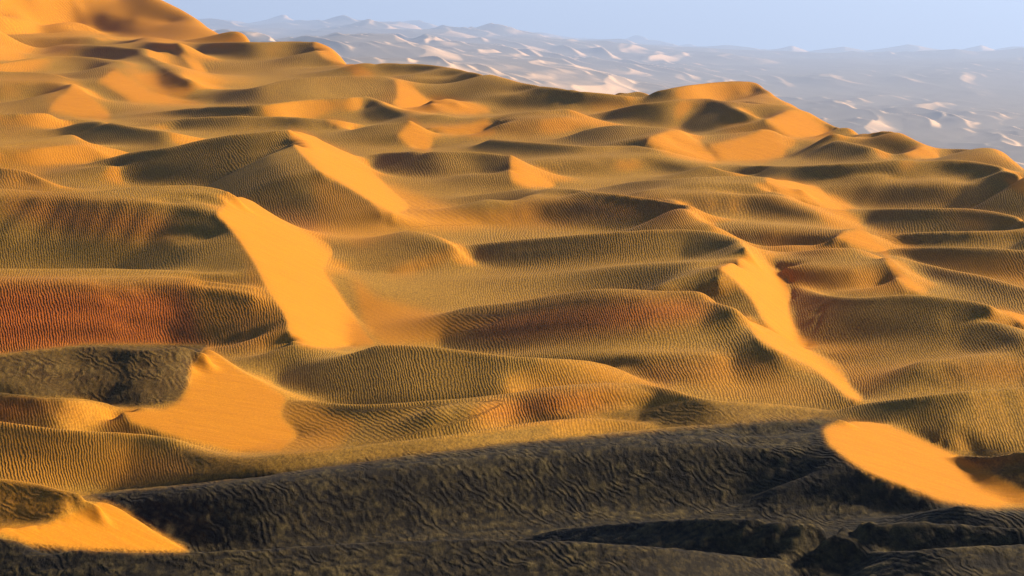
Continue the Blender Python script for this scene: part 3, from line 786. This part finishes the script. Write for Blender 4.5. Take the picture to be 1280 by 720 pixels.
fs = .25 * (slip[:-1, :-1] + slip[1:, :-1] + slip[:-1, 1:] + slip[1:, 1:])
code = lab * 2 + (fs >= .5)
for it in range(4):
    cid = components(code)
    uq, inv, cnt = np.unique(cid, return_inverse=True, return_counts=True)
    inv = inv.reshape(cid.shape)
    first = np.zeros(len(uq), int); first[inv.ravel()] = code.ravel()
    big_of = {}
    for i in np.argsort(cnt): big_of[first[i]] = i
    new = code.copy()
    for i in range(len(uq)):
        cv = first[i]
        if cv % 2 and cnt[i] >= 260: continue
        if cv % 2 == 0 and big_of[cv] == i: continue
        r_, c_ = np.nonzero(inv == i)
        if cv % 2 and it < 3: new[r_, c_] = cv - 1; continue
        c0 = c_.min(); r0 = r_[np.argmin(c_)]
        nb = code[r0, c0 - 1] if c0 > 0 else code[max(r_.min() - 1, 0), c_[np.argmin(r_)]]
        new[r_, c_] = nb - nb % 2
    code = new
cid = components(code)
for k, lbl in enumerate(names):
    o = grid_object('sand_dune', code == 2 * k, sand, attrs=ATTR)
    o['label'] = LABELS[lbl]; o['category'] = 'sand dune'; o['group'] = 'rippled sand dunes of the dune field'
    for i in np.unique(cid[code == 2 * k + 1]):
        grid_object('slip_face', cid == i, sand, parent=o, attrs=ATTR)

# ------------------------------------------------------------------ the desert beyond, and the ground sheet to the horizon
def far_field(y0, y1, nr, nc, base, amp, seed, ua=-500, ub=1780):
    u = np.linspace(ua, ub, nc)[None]; y = np.exp(np.linspace(math.log(y0), math.log(y1), nr))[:, None]
    x = (u - UC) / F * y; y = y * np.ones_like(u)
    return x, y

def dune_noise(x, y, seed, sc):
    """barchanoid relief: long gentle backs to the left, short steep slip faces to the right"""
    wx = x / sc + 1.3 * (vnoise(x / sc / 2.3, y / sc / 3.0, seed) - .5) + .5 * (vnoise(x / sc * 1.3, y / sc * .9, seed + 1) - .5) + .35 * y / sc * .4
    row = vnoise(x / sc * .5, y / sc * .8, seed + 5)
    f = wx - np.floor(wx)
    saw = np.where(f < .78, f / .78, (1 - f) / .22)
    saw = saw * saw * (3 - 2 * saw)
    return saw * np.clip(row * 1.9 - .45, 0, 1), f

x, y = far_field(10600, 120000, 800, 1140, 0, 0, 0)
u = UC + x / y * F
ly = np.log(y)
KY = np.log([10600, 13000, 15000, 22000, 32000, 43000, 53000, 120000])
vr = np.interp(ly, KY, [232, 208, 192, 135, 100, 80, 70, 68])      # rows at which the plain lies on the right ...
vl = np.interp(ly, KY, [135, 98, 84, 66, 54, 46, 40, 36])          # ... and the rising hills on the left
lf = np.clip((1020 - u) / 600, 0, 1.15); lf = lf * lf * (3 - 2 * np.minimum(lf, 1))
lf = np.clip(lf, 0, 1.0)
vb = vr * (1 - lf) + vl * lf
z = HC - (vb - VH) * y / F
px = u / 82.0; py = (ly - math.log(2)) * 10.0
pxh = y / F                                                        # metres per picture row at that distance
def barchan(px, py, sd, skew=.6):
    wx = px + 1.3 * (vnoise(px * .5, py * .8, sd) - .5) + .5 * (vnoise(px * 1.7, py * 1.9, sd + 1) - .5) + py * skew
    f_ = wx - np.floor(wx)
    saw = np.where(f_ < .72, f_ / .72, (1 - f_) / .28) ** 1.3
    return saw * np.clip(vnoise(px * .7, py * 1.7, sd + 2) * 2.3 - .7, 0, 1)
patch = np.clip((vnoise(px * .3, py * .6, 35) - .30) * 2.6, .10, 1)
near_rise = np.interp(vb, [60, 75, 110, 150, 200], [.9, .45, .35, .9, 1.0]) * (1 - lf) + lf * 1.1
z = z + pxh * near_rise * (barchan(px, py, 31) * 10 * patch + barchan(px * 2.1, py * 2.0, 71) * 3.2 * np.clip(patch * 1.3, .15, 1) + barchan(px * .45, py * .5, 81, .3) * 9)
z = z + pxh * ((vnoise(px * .22, py * .45, 34) - .5) * (8 + 14 * lf) + 1.2 * vnoise(px * 3, py * 4, 36))
# last ridge on the skyline, with pale peaks behind it
ridge = np.exp(-((ly - math.log(53000)) / .045) ** 2) * (1 - np.clip(lf, 0, 1))
z = z + pxh * ridge * (5 + 6 * (vnoise(u / 70, u * 0 + .5, 91) - .3))
peak = np.exp(-((ly - math.log(72000)) / .06) ** 2) * (1 - np.clip(lf * 1.3, 0, 1))
pk = u / 75.0 + .6 * vnoise(u / 60, u * 0, 92); fk = pk - np.floor(pk)
z = z + pxh * peak * (5 + 8 * np.where(fk < .62, fk / .62, (1 - fk) / .38) * vnoise(u / 110, u * 0 + 3.3, 93))
z -= np.clip((y - 108000) / 12000, 0, 1) * 3000
Pf = np.stack([x, y, z], -1)
a_, b_ = np.gradient(Pf, axis=1), np.gradient(Pf, axis=0)
Nf = np.cross(a_, b_); Nf /= np.linalg.norm(Nf, axis=-1, keepdims=True)
sunlit_far = np.clip((Nf[..., 0] - .08) / .25, 0, 1)  # slopes turned to the sun get the painted sunlit tone
hills = grid_object('hills', np.ones((x.shape[0] - 1, x.shape[1] - 1), bool), far_sand, Pg=Pf, Ng=Nf, attrs={'gold': sunlit_far})
hills['kind'] = 'structure'

me = bpy.data.meshes.new('ground')
E = 148000
me.from_pydata([(-41000, -2500, 0), (41000, -2500, 0), (41000, E, 0), (-41000, E, 0)], [], [(0, 1, 2, 3)])
me.materials.append(far_sand)
gnd = bpy.data.objects.new('ground', me); C.collection.objects.link(gnd); gnd.location = (0, 0, HC - 900); gnd['kind'] = 'structure'

# ------------------------------------------------------------------ desert haze
hz = bpy.data.materials.new('haze'); hz.use_nodes = True
n = hz.node_tree; n.nodes.remove(n.nodes['Principled BSDF'])
pv = n.nodes.new('ShaderNodeVolumePrincipled'); pv.inputs['Color'].default_value = (.455, .61, .95, 1); pv.inputs['Density'].default_value = 2.25e-5; pv.inputs['Anisotropy'].default_value = 0.3
n.links.new(pv.outputs[0], n.nodes['Material Output'].inputs['Volume'])
me = bpy.data.meshes.new('haze')
x0, x1, y0, y1, z0, z1 = -42000, 42000, -3000, 150000, HC - 902, HC + 2600
me.from_pydata([(x, y, z) for z in (z0, z1) for y in (y0, y1) for x in (x0, x1)], [], [(0,2,3,1), (4,5,7,6), (0,1,5,4), (2,6,7,3), (0,4,6,2), (1,3,7,5)])
me.materials.append(hz)
ho = bpy.data.objects.new('haze', me); C.collection.objects.link(ho); ho['kind'] = 'stuff'
